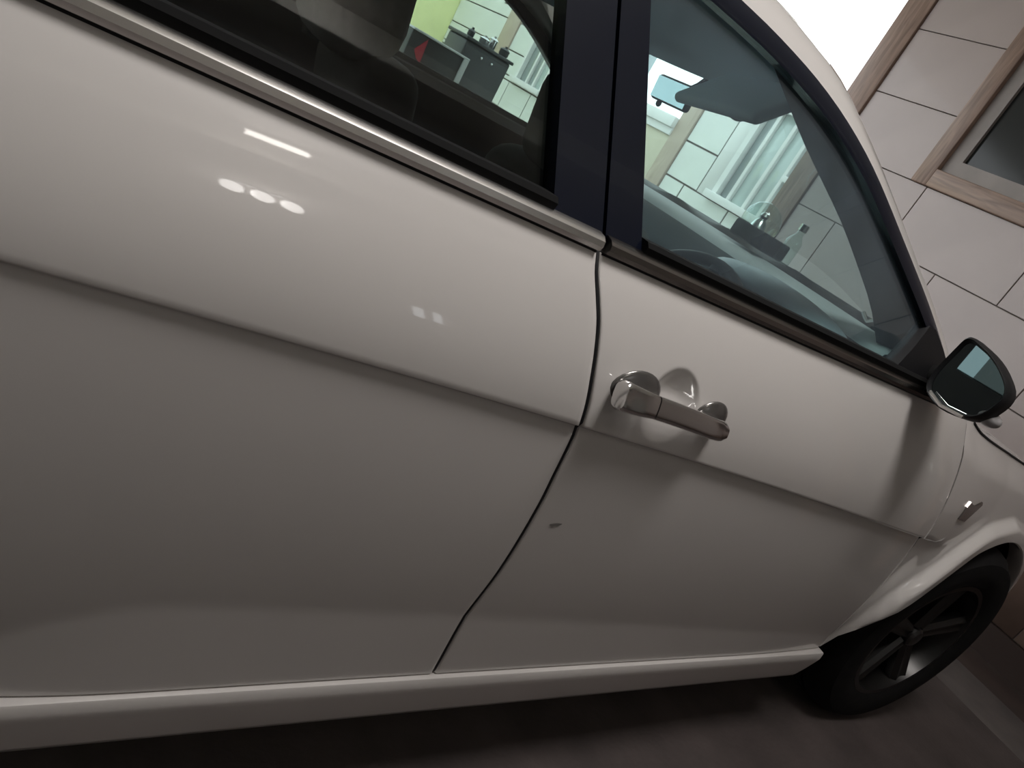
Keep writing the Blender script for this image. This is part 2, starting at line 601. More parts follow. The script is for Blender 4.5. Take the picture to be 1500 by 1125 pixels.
# ceiling batten lamp
lp = empty('ceiling_lamp', (0.89, -1.47, CEIL))
tag(lp, 'white tube lamp fixed to the porch ceiling', 'lamp')
box('batten', (0.70, 1.08, -1.51, -1.43, CEIL - 0.045, CEIL), 'lamp_body', lp, bev=0.006)
tube('tube', [(0.75, -1.47, CEIL - 0.08), (1.03, -1.47, CEIL - 0.08)], 0.030, 'lamp', lp, n=10)
box('end_holder', (0.70, 0.75, -1.505, -1.435, CEIL - 0.115, CEIL - 0.04), 'lamp_body', lp, bev=0.004)
box('end_holder', (1.03, 1.08, -1.505, -1.435, CEIL - 0.115, CEIL - 0.04), 'lamp_body', lp, bev=0.004)

dl = empty('disc_lamp', (0.85, -0.32, CEIL - 0.004))
tag(dl, 'round flush lamp on the porch ceiling above the car door', 'lamp')
lathe('lamp_housing', [(0.001, 0.0), (0.425, 0.0), (0.425, -0.035), (0.395, -0.045)], 'lamp_body', dl, axis='z', n=40, loc=(0.85, -0.32, CEIL - 0.004))
lathe('diffuser', [(0.395, -0.045), (0.20, -0.047), (0.001, -0.048)], 'lamp_disc', dl, axis='z', n=40, loc=(0.85, -0.32, CEIL - 0.004))
wl = empty('bulb_lamp', (1.17, -2.75, CEIL))
tag(wl, 'three-bulb lamp hanging from the porch ceiling near the side wall', 'lamp')
box('back_plate', (0.93, 1.41, -2.79, -2.71, CEIL - 0.025, CEIL), 'lamp_body', wl, bev=0.005)
for k in range(3):
    xx = 1.00 + 0.17 * k
    bl = ellipsoid('bulb', (xx, -2.75, CEIL - 0.165), (0.066, 0.066, 0.11), 'lamp_bulb', wl)
    tube('holder', [(xx, -2.75, CEIL - 0.02), (xx, -2.75, CEIL - 0.07)], 0.022, 'lamp_body', wl)

# far courtyard wall
FTOP = 2.44
far_open = (6.0, 8.5, 1.72, 4.0)
wwin = (3.95, 4.98, 1.24, 2.30)
gwin = (8.95, 9.85, 1.26, 2.20)
parts = [(2.6, 13.1, 0.0, FTOP)]
for h in (far_open, wwin, gwin):
    parts = rect_minus(parts, h)
fw_ = boxes('wall_far', [(FX, FX + 0.2, a, b, c, dd) for a, b, c, dd in parts], 'grout')
tag(fw_, 'pale tiled far wall of the courtyard', 'wall', kind='structure')
frows = [0.0, 0.38, 0.785, 1.19, 1.60, 2.01, 2.42]


def far_joints(i):
    if i < 3:
        return sorted([5.4 + 0.756 * k - (0.378 if i % 2 else 0) for k in range(-4, 12)])
    return [5.19] + ([11.65, 9.4] if i == 4 else [11.27, 12.03, 9.4])


far_holes = [(6.0, 8.5, 0.0, 4.0), wwin, gwin, (5.75, 6.0, 0, 4), (10.44, 10.88, 0, 4), (4.98, 5.19, 1.19, 2.44)]
tile_wall(fw_, FX, frows, far_joints, (2.65, 12.9), far_holes, 'tile_white', gap=0.02)
box('trim_strip', (FX - 0.014, FX, 4.985, 5.185, 1.195, 2.43), 'white_paint_wall', fw_, bev=0.002, seg=1)
t = box('trim_4', (FX - 0.04, FX + 0.1, 5.75, 6.0, 0, FTOP + 0.05), 'wood_pale', bev=0.006)
tag(t, 'pale timber strip beside the beige panel of the far wall', 'timber strip', kind='structure')
t = box('trim_5', (FX - 0.04, FX + 0.1, 10.44, 10.88, 0, FTOP + 0.05), 'wood_pale', bev=0.006)
tag(t, 'timber strip between white tiles seen above the black cabinet', 'timber strip', kind='structure')
# low beige panel, white coping, grey post
box('beige_panel', (FX - 0.03, FX, 6.0, 8.5, 0.95, 1.56), 'beige', fw_, bev=0.003)
box('beige_panel', (FX - 0.03, FX, 6.0, 8.5, 0.35, 0.94), 'beige', fw_, bev=0.003)
box('coping', (FX - 0.10, FX + 0.25, 6.0, 8.5, 1.64, 1.76), 'white_paint_wall', fw_, bev=0.008)
box('ledge', (FX - 0.06, FX, 6.0, 8.5, 1.56, 1.64), 'white_paint_wall', fw_, bev=0.004)
t = box('trim_6', (FX + 0.02, FX + 0.14, 7.15, 7.42, 1.76, 3.2), 'grey_post', bev=0.005)
tag(t, 'grey post above the white coping of the far wall', 'post', kind='structure')


def far_window(name, hole, label, material, strips):
    w = empty(name, (FX, (hole[0] + hole[1]) / 2, hole[2]))
    tag(w, label, 'window', kind='structure')
    y0, y1, z0, z1 = hole
    b = 0.07
    boxes('frame', [(FX - 0.03, FX + 0.12, y0, y0 + b, z0, z1), (FX - 0.03, FX + 0.12, y1 - b, y1, z0, z1),
                    (FX - 0.03, FX + 0.12, y0 + b, y1 - b, z1 - b, z1)], 'white_paint_wall', w)
    box('window_sill', (FX - 0.09, FX + 0.12, y0 - 0.04, y1 + 0.04, z0 - 0.05, z0 + 0.03), 'white_paint_wall', w, bev=0.005)
    for (s0, s1, c0, c1, mm) in strips:
        box('pane', (FX + 0.04, FX + 0.05, s0, s1, c0, c1), mm, w, bev=0.002, seg=1)
    ys = sorted(set([s[0] for s in strips] + [s[1] for s in strips]))
    for yy in ys[1:-1]:
        box('mullion', (FX + 0.0, FX + 0.07, yy - 0.022, yy + 0.022, z0 + 0.03, z1 - b), 'white_paint_wall', w, bev=0.004)
    return w


ww = far_window('window_4', wwin, 'bright white-framed window with pale panes seen through the windscreen', 'pane_pale',
                [(4.02, 4.30, 1.27, 1.66, 'pane_pale'), (4.02, 4.30, 1.72, 2.23, 'pane_grey'), (4.30, 4.52, 1.27, 2.23, 'pane_pale'),
                 (4.52, 4.76, 1.27, 2.23, 'pane_pale'), (4.76, 4.91, 1.27, 2.23, 'pane_grey')])
box('transom', (FX - 0.01, FX + 0.07, 4.02, 4.30, 1.66, 1.72), 'white_paint_wall', ww, bev=0.004)
far_window('window_5', gwin, 'grey-paned window with white sill seen through the far door glass', 'pane_grey',
           [(9.02, 9.30, 1.29, 2.13, 'pane_pale'), (9.30, 9.52, 1.29, 2.13, 'pane_grey'), (9.52, 9.78, 1.29, 2.13, 'pane_grey')])
t = box('wall_left', (XB - 3, FX + 0.2, 12.9, 13.1, 0, FTOP), 'lime')
tag(t, 'lime yellow painted boundary wall of the courtyard', 'wall', kind='structure')

# ================================================================== THE CAR
CW = 1.72            # mirror plane of the body is y = CW/2
YC = CW / 2
car = empty('car', (1.05, YC, 0.0))
tag(car, 'white car parked beside the photographer, chrome door handle and bright window trim', 'car')

ARF = (2.47, 0.36, 0.485, 0.43)      # front arch: centre x, z, radii
ARR = (-0.50, 0.36, 0.475, 0.43)
BELT = 1.045
SILL = 0.331


def zc1(x):
    return 0.869 - 0.033 * x - 0.016 * x * x if x > -0.5 else 0.8815 + (x + 0.5) * -0.01


def band(x):
    return clamp(0.021 + 0.020 * x - 0.0045 * x * x, 0.015, 0.046)


def zc2(x):
    return zc1(x) - 0.007


def zfl(x):
    z = 0.4965 - 0.035 * x - 0.0125 * x * x
    if x < 0.27:
        z -= 2.08 * (0.27 - x) ** 2
    return max(z, 0.345)


ARCH = [(1.925, 0.30), (1.952, 0.335), (1.988, 0.388), (2.062, 0.493), (2.132, 0.590), (2.238, 0.687), (2.347, 0.752), (2.485, 0.782), (2.62, 0.760), (2.73, 0.70), (2.83, 0.60), (2.90, 0.47), (2.94, 0.30)]
ARCH_R = [(ARR[0] - (x - 2.47), z) for x, z in ARCH]
ARCH_R.reverse()


def arch_z(x, pts=ARCH):
    if x <= pts[0][0] or x >= pts[-1][0]:
        return 0.0
    return cr_interp(x, [p[0] for p in pts], [p[1] for p in pts])


def arch_dist(x, z, pts):
    """distance outside the wheel arch edge; 0 inside"""
    if x < pts[0][0] - 0.15 or x > pts[-1][0] + 0.15:
        return 1.0
    if z < arch_z(x, pts):
        return 0.0
    best = 9.0
    for (ax_, az), (bx_, bz) in zip(pts, pts[1:]):
        dx, dz = bx_ - ax_, bz - az
        t = clamp(((x - ax_) * dx + (z - az) * dz) / (dx * dx + dz * dz))
        best = min(best, math.hypot(x - ax_ - t * dx, z - az - t * dz))
    return best


def yside(x, z, recess=False):
    c1, f = zc1(x), zfl(x)
    fade = 1 - sstep((x - 2.02) / 0.10)
    if z >= c1:
        u = (z - c1) / (BELT - c1)
        y = 0.075 * (0.8 * u * u + 0.2 * u)
    else:
        # small step under the crease, then a panel that rolls from facing slightly up to slightly down
        step = 0.24 * band(x) * fade
        d = c1 - min(max(z, f), c1)
        y = step * sstep(d / 0.006) - 0.087 * d + 0.275 * d * d
        if z < f:
            y += 0.02 * (f - z)
    if x > 1.5:
        y += 0.012 * min((x - 1.5) / 0.5, 1.6) ** 2
    if x > 2.72:
        y += 0.55 * (x - 2.72) ** 2.0
    if x < -0.5:
        y += 0.06 * (x + 0.5) ** 2
    if x < -1.05:
        y += 0.9 * (x + 1.05) ** 2
    for a in (ARCH, ARCH_R):
        wd = 0.064 * clamp((z - 0.33) / 0.22)
        y -= 0.032 * clamp(wd / 0.05) * sstep((wd - arch_dist(x, z, a)) / 0.030)
    if recess:
        r = math.hypot((x - 0.800) / 0.056, (z - 0.897) / 0.056)
        if r < 1:
            y += 0.022 * (1 - r ** 2.6) ** 1.2 * lerp(0.35, 1.0, sstep((z - 0.870) / 0.05))
    return y


def seam_b(z):
    return cr_interp(z, [0.331, 0.468, 0.573, 0.708, 0.7555, 0.821, 0.84, 0.87, 0.907, 0.937, 0.971, 0.996, 1.023, 1.045],
                     [0.697, 0.683, 0.681, 0.671, 0.665, 0.658, 0.653, 0.645, 0.633, 0.624, 0.613, 0.602, 0.591, 0.588])



def seam_f(z):
    return interp(z, [0.33, 0.36, 0.486, 0.60, 0.717, 0.778, 0.83, 0.876, 0.92, 0.96, 1.045],
                  [1.947, 1.947, 1.940, 1.936, 1.928, 1.920, 1.908, 1.893, 1.880, 1.866, 1.82])



def seam_r(z):     # rear edge of the rear door, cut around the wheel arch
    return interp(z, [0.33, 0.388, 0.493, 0.59, 0.687, 0.752, 0.80, 0.90, 1.05], [0.024, -0.014, -0.086, -0.156, -0.258, -0.360, -0.400, -0.415, -0.42])


GAP = 0.0025


def door_rows(x, recess_fine=False):
    """z fractions: (segment, t)"""
    segs = [(0, 70 if recess_fine else 26), (1, 7), (2, 30), (3, 10)]
    out = []
    for k, n in segs:
        for i in range(n):
            out.append((k, i / n))
    out.append((3, 1.0))
    return out


def seg_z(k, t, x):
    a = [BELT, zc1(x), zc2(x), zfl(x)][k]
    b = [zc1(x), zc2(x), zfl(x), SILL][k]
    return lerp(a, b, t)


def door_sheet(name, xa, xb, nx, mirror=False, recess=False, parent=car):
    rows = []
    for (k, t) in door_rows(0, recess):
        row = []
        # x limits depend on z: iterate once or twice
        for side, fn in ((0, xa), (1, xb)):
            x = fn(0.7)
            for _ in range(6):
                x = fn(seg_z(k, t, x))
            if side == 0:
                x0 = x + GAP
            else:
                x1 = x - GAP
        pts = []
        for i in range(nx + 1):
            x = lerp(x0, x1, i / nx)
            z = seg_z(k, t, x)
            pts.append((x, yside(x, z, recess), z))
        a, b = pts[0], pts[-1]
        # rolled edges and flanges going into the shut line
        r = 0.003
        pts = [(a[0] - 0.0, a[1] + 0.03, a[2]), (a[0], a[1] + r, a[2])] + [(pts[0][0] + r * 0.6, pts[0][1] + r * 0.25, pts[0][2])] + \
              [(lerp(a[0] + r * 2, b[0] - r * 2, i / nx),) for i in range(0)] + pts[1:-1] + \
              [(b[0] - r * 0.6, b[1] + r * 0.25, b[2]), (b[0], b[1] + r, b[2]), (b[0], b[1] + 0.03, b[2])]
        rows.append(pts)
    # bottom return
    last = rows[-1]
    rows.append([(p[0], p[1] + 0.004, p[2] - 0.003) for p in last])
    rows.append([(p[0], p[1] + 0.035, p[2] - 0.003) for p in last])
    if mirror:
        rows = [[(p[0], CW - p[1], p[2]) for p in r] for r in rows]
    return grid(name, rows, 'paint', parent, True, 50)


def mir(p, on):
    return (p[0], CW - p[1], p[2]) if on else tuple(p)


# ---- side window plane
def yw(z, off=0.0):
    return 0.088 + 0.45 * (z - 1.062) + off


WIN_CURVE = [(-1.02, 1.25), (-0.75, 1.325), (-0.40, 1.370), (0.0, 1.392), (0.40, 1.401), (0.712, 1.402), (0.82, 1.400), (0.943, 1.390), (1.054, 1.370),
             (1.164, 1.338), (1.316, 1.277), (1.479, 1.208), (1.58, 1.158), (1.71, 1.085)]
OUT_CURVE = [(-1.02, 1.29), (-0.75, 1.373), (-0.40, 1.420), (0.0, 1.441), (0.40, 1.449), (0.824, 1.450), (0.912, 1.445), (1.024, 1.432), (1.125, 1.402),
             (1.266, 1.344), (1.561, 1.213), (1.667, 1.161), (1.80, 1.085)]


def wtop(x, drop=0.0):
    xs = [p[0] for p in WIN_CURVE]
    zs = [p[1] for p in WIN_CURVE]
    return cr_interp(x, xs, zs) - drop


def plane_panel(name, poly, off, th, material, parent, on=False, sm=False):
    n = len(poly)
    v = [mir((x, yw(z, off), z), on) for x, z in poly] + [mir((x, yw(z, off + th), z), on) for x, z in poly]
    f = [tuple(range(n)), tuple(range(n, 2 * n))[::-1]] + [(i, (i + 1) % n, n + (i + 1) % n, n + i) for i in range(n)]
    return mesh(name, v, f, material, parent, sm)


def strip_sweep(name, xs, prof, material, parent, on=False, zb=None):
    """prof: list of (dy, dz) added at (x, yside at belt, belt)"""
    rings = []
    for x in xs:
        yb = yside(x, BELT)
        z = zb(x) if zb else BELT
        s = 1.0
        rings.append([mir((x, yb + dy * s, z + dz * s), on) for dy, dz in prof])
    return loft(name, rings, material, parent, True, True, True, 35)


def bx(z, which):
    """edges of the black B pillar cover on the window plane"""
    if which == 'l':
        return 0.502 - 0.290 * (z - 1.069)
    if which == 's':
        return 0.592 - 0.310 * (z - 1.060)
    return 0.662 - 0.375 * (z - 1.062)


def build_doors(on):
    side = on
    # ---------------- rear door
    rd = door_sheet('rear_door', seam_r, seam_b, 110 if not on else 40, on)
    fd = door_sheet('front_door', seam_b, seam_f, 360 if not on else 60, on, recess=not on)
    # bright trim at the foot of the windows
    prof = [(0.000, 0.0), (-0.007, 0.002), (-0.0100, 0.008), (-0.0085, 0.015), (-0.002, 0.020), (0.010, 0.022), (0.012, 0.004)]
    xs = [lerp(-0.42, 0.582, i / 40) for i in range(41)]
    strip_sweep('chrome_trim', xs, prof, 'strip', rd, on)
    xs = [lerp(0.594, 1.62, i / 40) for i in range(41)]
    strip_sweep('chrome_trim', xs, prof, 'strip_dull', fd, on)
    # shadow line of the seal under the trim and the rubber above it
    strip_sweep('belt_seal', [lerp(-0.42, 0.583, i / 20) for i in range(21)], [(-0.0015, -0.0025), (-0.0015, 0.001), (0.012, 0.001), (0.012, -0.0025)], 'black', rd, on)
    strip_sweep('belt_seal', [lerp(0.593, 1.62, i / 20) for i in range(21)], [(-0.0015, -0.0025), (-0.0015, 0.001), (0.012, 0.001), (0.012, -0.0025)], 'black', fd, on)
    up = [(0.006, 0.019), (0.003, 0.030), (0.010, 0.036), (0.030, 0.036), (0.030, 0.019)]
    strip_sweep('glass_seal', [lerp(-0.42, 0.50, i / 20) for i in range(21)], up, 'seal', rd, on)
    strip_sweep('glass_seal', [lerp(0.66, 1.58, i / 20) for i in range(21)], up, 'seal', fd, on)
    # inner door cards
    for (nm, x0, x1, par) in (('door_card', -0.38, 0.57, rd), ('door_card', 0.62, 1.80, fd)):
        v = []
        for x in (x0, x1):
            for (y, z) in ((0.10, 0.36), (0.10, 0.75), (0.12, 0.80), (0.11, 1.06), (0.095, 1.075), (0.085, 1.06), (0.085, 0.36)):
                v.append(mir((x, y, z), on))
        n = 7
        f = [tuple(range(n)), tuple(range(n, 2 * n))] + [(i, (i + 1) % n, n + (i + 1) % n, n + i) for i in range(n)]
        mesh(nm, v, f, 'dash_dark', par)
    # window frames: strip under the rail, B pillar covers
    def frame_strip(x0, x1, w, par):
        n = 30
        va, vb = [], []
        v = []
        for i in range(n + 1):
            x = lerp(x0, x1, i / n)
            z = wtop(x)
            # inward normal of the curve
            dz = (wtop(x + 0.01) - wtop(x - 0.01)) / 0.02
            L = math.hypot(1, dz)
            xi, zi = x + dz / L * w, z - w / L
            for (xx, zz, oo) in ((x, z, 0.0), (lerp(x, xi, 0.5), lerp(z, zi, 0.5), -0.003), (xi, zi, 0.001), (xi, zi, 0.03), (x, z, 0.03)):
                v.append(Vector(mir((xx, yw(zz, oo), zz), on)))
        rings = [v[i * 5:(i + 1) * 5] for i in range(n + 1)]
        loft('window_frame', rings, 'black_gloss', par, True, True, True, 35)
    frame_strip(-0.40, 0.482, 0.028, rd)
    frame_strip(0.492, 1.585, 0.028, fd)
    zt = 1.395
    poly = [(bx(1.062, 'l'), 1.062), (bx(1.062, 's') - 0.004, 1.062), (bx(zt, 's') - 0.004, zt), (bx(zt, 'l'), zt)]
    plane_panel('pillar_cover', poly, -0.004, 0.03, 'black_gloss', rd, on)
    poly = [(bx(1.062, 's') + 0.003, 1.062), (bx(1.062, 'r'), 1.062), (bx(zt, 'r'), zt), (bx(zt, 's') + 0.003, zt)]
    plane_panel('pillar_cover', poly, -0.003, 0.03, 'black_gloss', fd, on)
    # sail panel at the foot of the A pillar
    poly = [(1.40, 1.064), (1.63, 1.064), (1.69, 1.092), (1.59, 1.148), (1.535, 1.172), (1.505, 1.172), (1.46, 1.12)]
    plane_panel('mirror_sail', poly, -0.004, 0.03, 'black', fd, on)
    # panes
    gx = [lerp(-0.39, bx(1.39, 'l') + 0.01, i / 16) for i in range(17)]
    poly = [(-0.39, 1.06), (0.51, 1.06)] + [(x, wtop(x, 0.012)) for x in reversed(gx)]
    plane_panel('window_pane', poly, 0.012, 0.004, 'glass_dark', rd, on)
    gx = [lerp(0.535, 1.565, i / 26) for i in range(27)]
    poly = [(0.655, 1.06), (1.60, 1.06)] + [(x, wtop(x, 0.012)) for x in reversed(gx)]
    plane_panel('window_pane', poly, 0.012, 0.004, 'glass_front', fd, on)
    return rd, fd


rd, fd = build_doors(False)
build_doors(True)


# ---- door handle of the front door
def handle_loft(name, x0, x1, zc, zs, ys, hz, hy, material, parent, n=18):
    """bar along x; zs, ys, hz, hy: functions of s in 0..1"""
    rings = []
    for i in range(n + 1):
        s = i / n
        x = lerp(x0, x1, s)
        c = Vector((x, ys(s), zs(s)))
        a, b = hy(s), hz(s)
        ring = []
        for k in range(14):
            th = 2 * PI * k / 14
            cy, cz = math.cos(th), math.sin(th)
            e = 0.55
            py, pz = a * math.copysign(abs(cy) ** e, cy), b * math.copysign(abs(cz) ** e, cz)
            ring.append(c + Vector((0, py * math.cos(0.34) + pz * math.sin(0.34), -py * math.sin(0.34) + pz * math.cos(0.34))))
        rings.append(ring)
    return loft(name, rings, material, parent, True, True, True, 50)


def endtaper(s, w=0.10, lo=0.35):
    return lo + (1 - lo) * math.sqrt(max(0, 1 - (1 - clamp(min(s, 1 - s) / w)) ** 2))


def hzc(x):
    return cr_interp(x, [0.668, 0.75, 0.84, 0.93], [0.903, 0.901, 0.896, 0.888])


handle_loft('door_handle', 0.741, 0.915, 0, lambda s: hzc(lerp(0.741, 0.915, s)), lambda s: -0.0135 + 0.006 * sstep((s - 0.72) / 0.28),
            lambda s: 0.0165 * (1 if s < 0.9 else endtaper(s, 0.1, 0.6)), lambda s: 0.008 + 0.003 * sstep((s - 0.7) / 0.3), 'chrome', fd)
handle_loft('lock_cap', 0.672, 0.7385, 0, lambda s: hzc(lerp(0.672, 0.7385, s)), lambda s: -0.009 - 0.0045 * sstep(s * 1.2),
            lambda s: (0.0165 + 0.0050 * (1 - s)) * (endtaper(s, 0.12, 0.8) if s < 0.2 else 1), lambda s: 0.013 - 0.005 * s, 'chrome', fd)
ellipsoid('handle_pad', (0.717, yside(0.717, 0.90) + 0.002, 0.899), (0.050, 0.008, 0.038), 'pad', fd)
ellipsoid('handle_pad', (0.893, yside(0.893, 0.89) + 0.002, 0.894), (0.038, 0.008, 0.033), 'pad', fd)
# scuff beside the shut line
xs_, zs_ = 0.722, 0.672
v = []
for i in range(10):
    a = 2 * PI * i / 10
    x = xs_ + 0.011 * math.cos(a) * (1 + 0.3 * math.sin(3 * a))
    z = zs_ + 0.0035 * math.sin(a) + 0.15 * (x - xs_)
    v.append((x, yside(x, z) - 0.0008, z))
mesh('scuff_mark', v, [tuple(range(10))], 'dirt', fd, fixn=False)


# black tubes laid in the shut lines as the shade of the gaps
for on in (False, True):
    zz = [lerp(0.335, BELT, i / 60) for i in range(61)]
    tube('gap_shade', [mir((seam_b(z), yside(seam_b(z), z) + 0.0055, z), on) for z in zz], 0.0040, 'black', car, n=8)
    zz = [lerp(0.345, 1.03, i / 60) for i in range(61)]
    tube('gap_shade', [mir((seam_f(z), yside(seam_f(z), z) + 0.0065, z), on) for z in zz], 0.0040, 'black', car, n=8)

# ---- rocker sill
def sill(on):
    prof = [(0.030, 0.328), (0.013, 0.3275), (0.0095, 0.3268), (0.0082, 0.3245), (0.0060, 0.312), (0.0058, 0.307), (0.0075, 0.296), (0.014, 0.262), (0.021, 0.232), (0.024, 0.222), (0.030, 0.217), (0.05, 0.212), (0.30, 0.215), (0.30, 0.328)]
    rings = []
    for i in range(31):
        f = i / 30
        rings.append([mir((lerp(0.02, 1.955 - 0.16 * (0.329 - dz), f), dy, dz), on) for dy, dz in prof])
    return loft('rocker_sill', rings, 'paint', car, True, True, True, 40)


sill(False)
sill(True)
# dark body shell seen through the shut lines
for on in (False, True):
    v = []
    for x in (-0.3, 1.84):
        for (y, z) in ((0.06, 0.30), (0.075, 0.80), (0.078, 0.95), (0.098, 1.035), (0.115, 1.035), (0.115, 0.30)):
            v.append(mir((x, y, z), on))
    n = 6
    f = [tuple(range(n)), tuple(range(n, 2 * n))] + [(i, (i + 1) % n, n + (i + 1) % n, n + i) for i in range(n)]
    mesh('body_shell', v, f, 'jamb', car)


# ---- fenders (front wing and rear quarter)
def hood_z(x):
    return cr_interp(x, [1.70, 1.87, 2.0, 2.3, 2.6, 2.9, 3.15, 3.28], [1.06, 1.05, 1.02, 0.995, 0.97, 0.92, 0.83, 0.72])


def fender_bottom(x):
    return max(0.335 if x < ARF[0] else 0.30, arch_z(x, ARCH))


def wing(on):
    rows = []
    N = 70
    nz = 44
    for i in range(N + 1):
        s = i / N
        x0 = None
        row = []
        xe = 3.22
        for j in range(nz + 1):
            t = j / nz
            # the rear edge follows the shut line
            zz = lerp(1.04, 0.36, t)
            for _ in range(4):
                xs = seam_f(zz) + GAP
                x = lerp(xs, xe, s ** 0.85)
                top = hood_z(x)
                bot = fender_bottom(x)
                kk = sstep((x - 2.0) / 0.10)
                c1 = lerp(zc1(min(x, 2.3)), lerp(top, bot, 18 / nz), kk)
                zz = interp(j, [0, 18, 24, nz], [top, c1, lerp(c1 - 0.007, lerp(top, bot, 24 / nz), kk), bot])
            y = yside(x, zz)
            k = sstep((x - 1.9) / 0.5)
            y += 0.04 * sstep((zz - (top - 0.08)) / 0.08) * 0.6
            row.append(mir((x, y, zz), on))
        # arch lip folded inwards
        p = row[-1]
        sg = -1 if on else 1
        row.append((p[0], p[1] + sg * 0.004, p[2] - 0.004))
        row.append((p[0], p[1] + sg * 0.05, p[2] + 0.002))
        if i == 0:
            rows.append([(q[0], q[1] + sg * 0.03, q[2]) for q in row])
        rows.append(row)
    return grid('front_wing', rows, 'paint', car, True, 50)


fw_r = wing(False)
wing(True)


def quarter_bottom(x):
    return max(0.33, arch_z(x, ARCH_R))


def quarter(on):
    rows = []
    N, nz = 40, 34
    for i in range(N + 1):
        s = i / N
        row = []
        for j in range(nz + 1):
            t = j / nz
            zz = lerp(1.045, 0.4, t)
            for _ in range(3):
                xe = seam_r(zz) - GAP
                x = lerp(xe, -1.32, s)
                zz = lerp(1.045, quarter_bottom(x), t)
            row.append(mir((x, yside(x, zz), zz), on))
        rows.append(row)
    return grid('rear_quarter', rows, 'paint', car, True, 50)


quarter(False)
quarter(True)

# ---- pillars and roof rail, one white rail per side
NR = 60
wc = resample([(x, z) for x, z in WIN_CURVE], NR)
oc = resample([(x, z) for x, z in OUT_CURVE], NR)
rail_inner = []
for on in (False, True):
    rings = []
    for a, c in zip(wc, oc):
        A = Vector((a.x, yw(a.y, 0.0), a.y))
        C = Vector((c.x, yw(c.y, 0.035), c.y))
        mid1 = A.lerp(C, 0.35) + Vector((0, -0.006, 0.002))
        mid2 = A.lerp(C, 0.72) + Vector((0, -0.004, 0.003))
        # fold over towards roof / windscreen
        k = sstep((c.x - 0.85) / 0.35)
        D = C + Vector((0.008 * k, 0.035, lerp(0.007, 0.000, k)))
        E_ = D + Vector((-0.03 * k, 0.02, -0.03))
        F = A + Vector((0, 0.035, -0.012))
        rings.append([mir(p, on) for p in (A, mid1, mid2, C, D, E_, F)])
        if not on:
            rail_inner.append(D)
    loft('roof_rail', rings, 'paint', car, True, True, True, 50)

# indices of the rail where the windscreen starts
hdr = min(range(NR), key=lambda i: abs(rail_inner[i].x - 1.03))


def span(D, s, dx, dz):
    y = lerp(D.y, CW - D.y, s)
    q = 1 - (2 * s - 1) ** 2
    return Vector((D.x + dx * q, y, D.z + dz * q))


rows = []
for i in range(0, hdr + 1):
    D = rail_inner[i]
    k = sstep((D.x - 0.1) / 0.9)
    rows.append([span(D, s / 24, 0.25 * k, 0.030) for s in range(25)])
grid('roof', rows, 'paint', car, True, 60)
rows = []
for i in range(2, hdr + 1):
    D = rail_inner[i] + Vector((0, 0.0, -0.03))
    k = sstep((D.x - 0.1) / 0.9)
    rows.append([span(D + Vector((0, -0.02, -0.012)), s / 24, 0.25 * k, 0.012) for s in range(25)])
rows.append([p + Vector((0.012, 0, 0.02)) for p in rows[-1]])
grid('headliner', rows, 'headliner', car, True, 60)
rows = []
for i in range(hdr, NR):
    D = rail_inner[i]
    f = (i - hdr) / (NR - 1 - hdr)
    rows.append([span(D, s / 30, lerp(0.25, 0.20, f), lerp(0.03, -0.02, f) - 0.002) for s in range(31)])
wsr = rows
grid('windscreen', rows, 'glass_clear', car, True, 180)
# inner A pillar trim
for on in (False, True):
    rings = []
    pts = resample([(0.88, 0.300, 1.388), (1.045, 0.290, 1.322), (1.150, 0.277, 1.283), (1.236, 0.262, 1.248), (1.34, 0.238, 1.194), (1.42, 0.214, 1.145), (1.50, 0.190, 1.08)], 16)
    fr = resample([(0.92, yw(1.378, 0.03), 1.378), (1.05, yw(1.352, 0.03), 1.352), (1.16, yw(1.318, 0.03), 1.318), (1.31, yw(1.258, 0.03), 1.258), (1.47, yw(1.188, 0.03), 1.188), (1.565, yw(1.14, 0.03), 1.14), (1.65, yw(1.08, 0.03), 1.08)], 16)
    for a, b in zip(pts, fr):
        b = b + Vector((0.004, -0.010, 0.012))
        if on:
            a = a.lerp(b, 0.55)
        c = a.lerp(b, 0.5) + Vector((-0.012, 0.0, -0.004))
        d2 = b + Vector((0.03, 0.03, 0.01))
        e2 = a + Vector((0.05, 0.02, 0.015))
        rings.append([mir(p, on) for p in (a, c, b, d2, e2)])
    loft('pillar_trim', rings, 'pillar_trim', car, True, True, True, 60)
    # inner B pillar
    v = []
    for (z, y) in ((1.0, 0.10), (1.38, 0.25)):
        x0 = bx(max(z, 1.06), 'l') + 0.055
        x1 = bx(max(z, 1.06), 'r') - 0.015
        for (x, yy) in ((x0, y + 0.02), (x1, y + 0.02), (x1 - 0.01, y + 0.06), (x0 + 0.01, y + 0.06)):
            v.append(mir((x, yy, z), on))
    mesh('pillar_trim', v, [(0, 1, 5, 4), (1, 2, 6, 5), (2, 3, 7, 6), (3, 0, 4, 7), (0, 3, 2, 1), (4, 5, 6, 7)], 'pillar_trim', car)

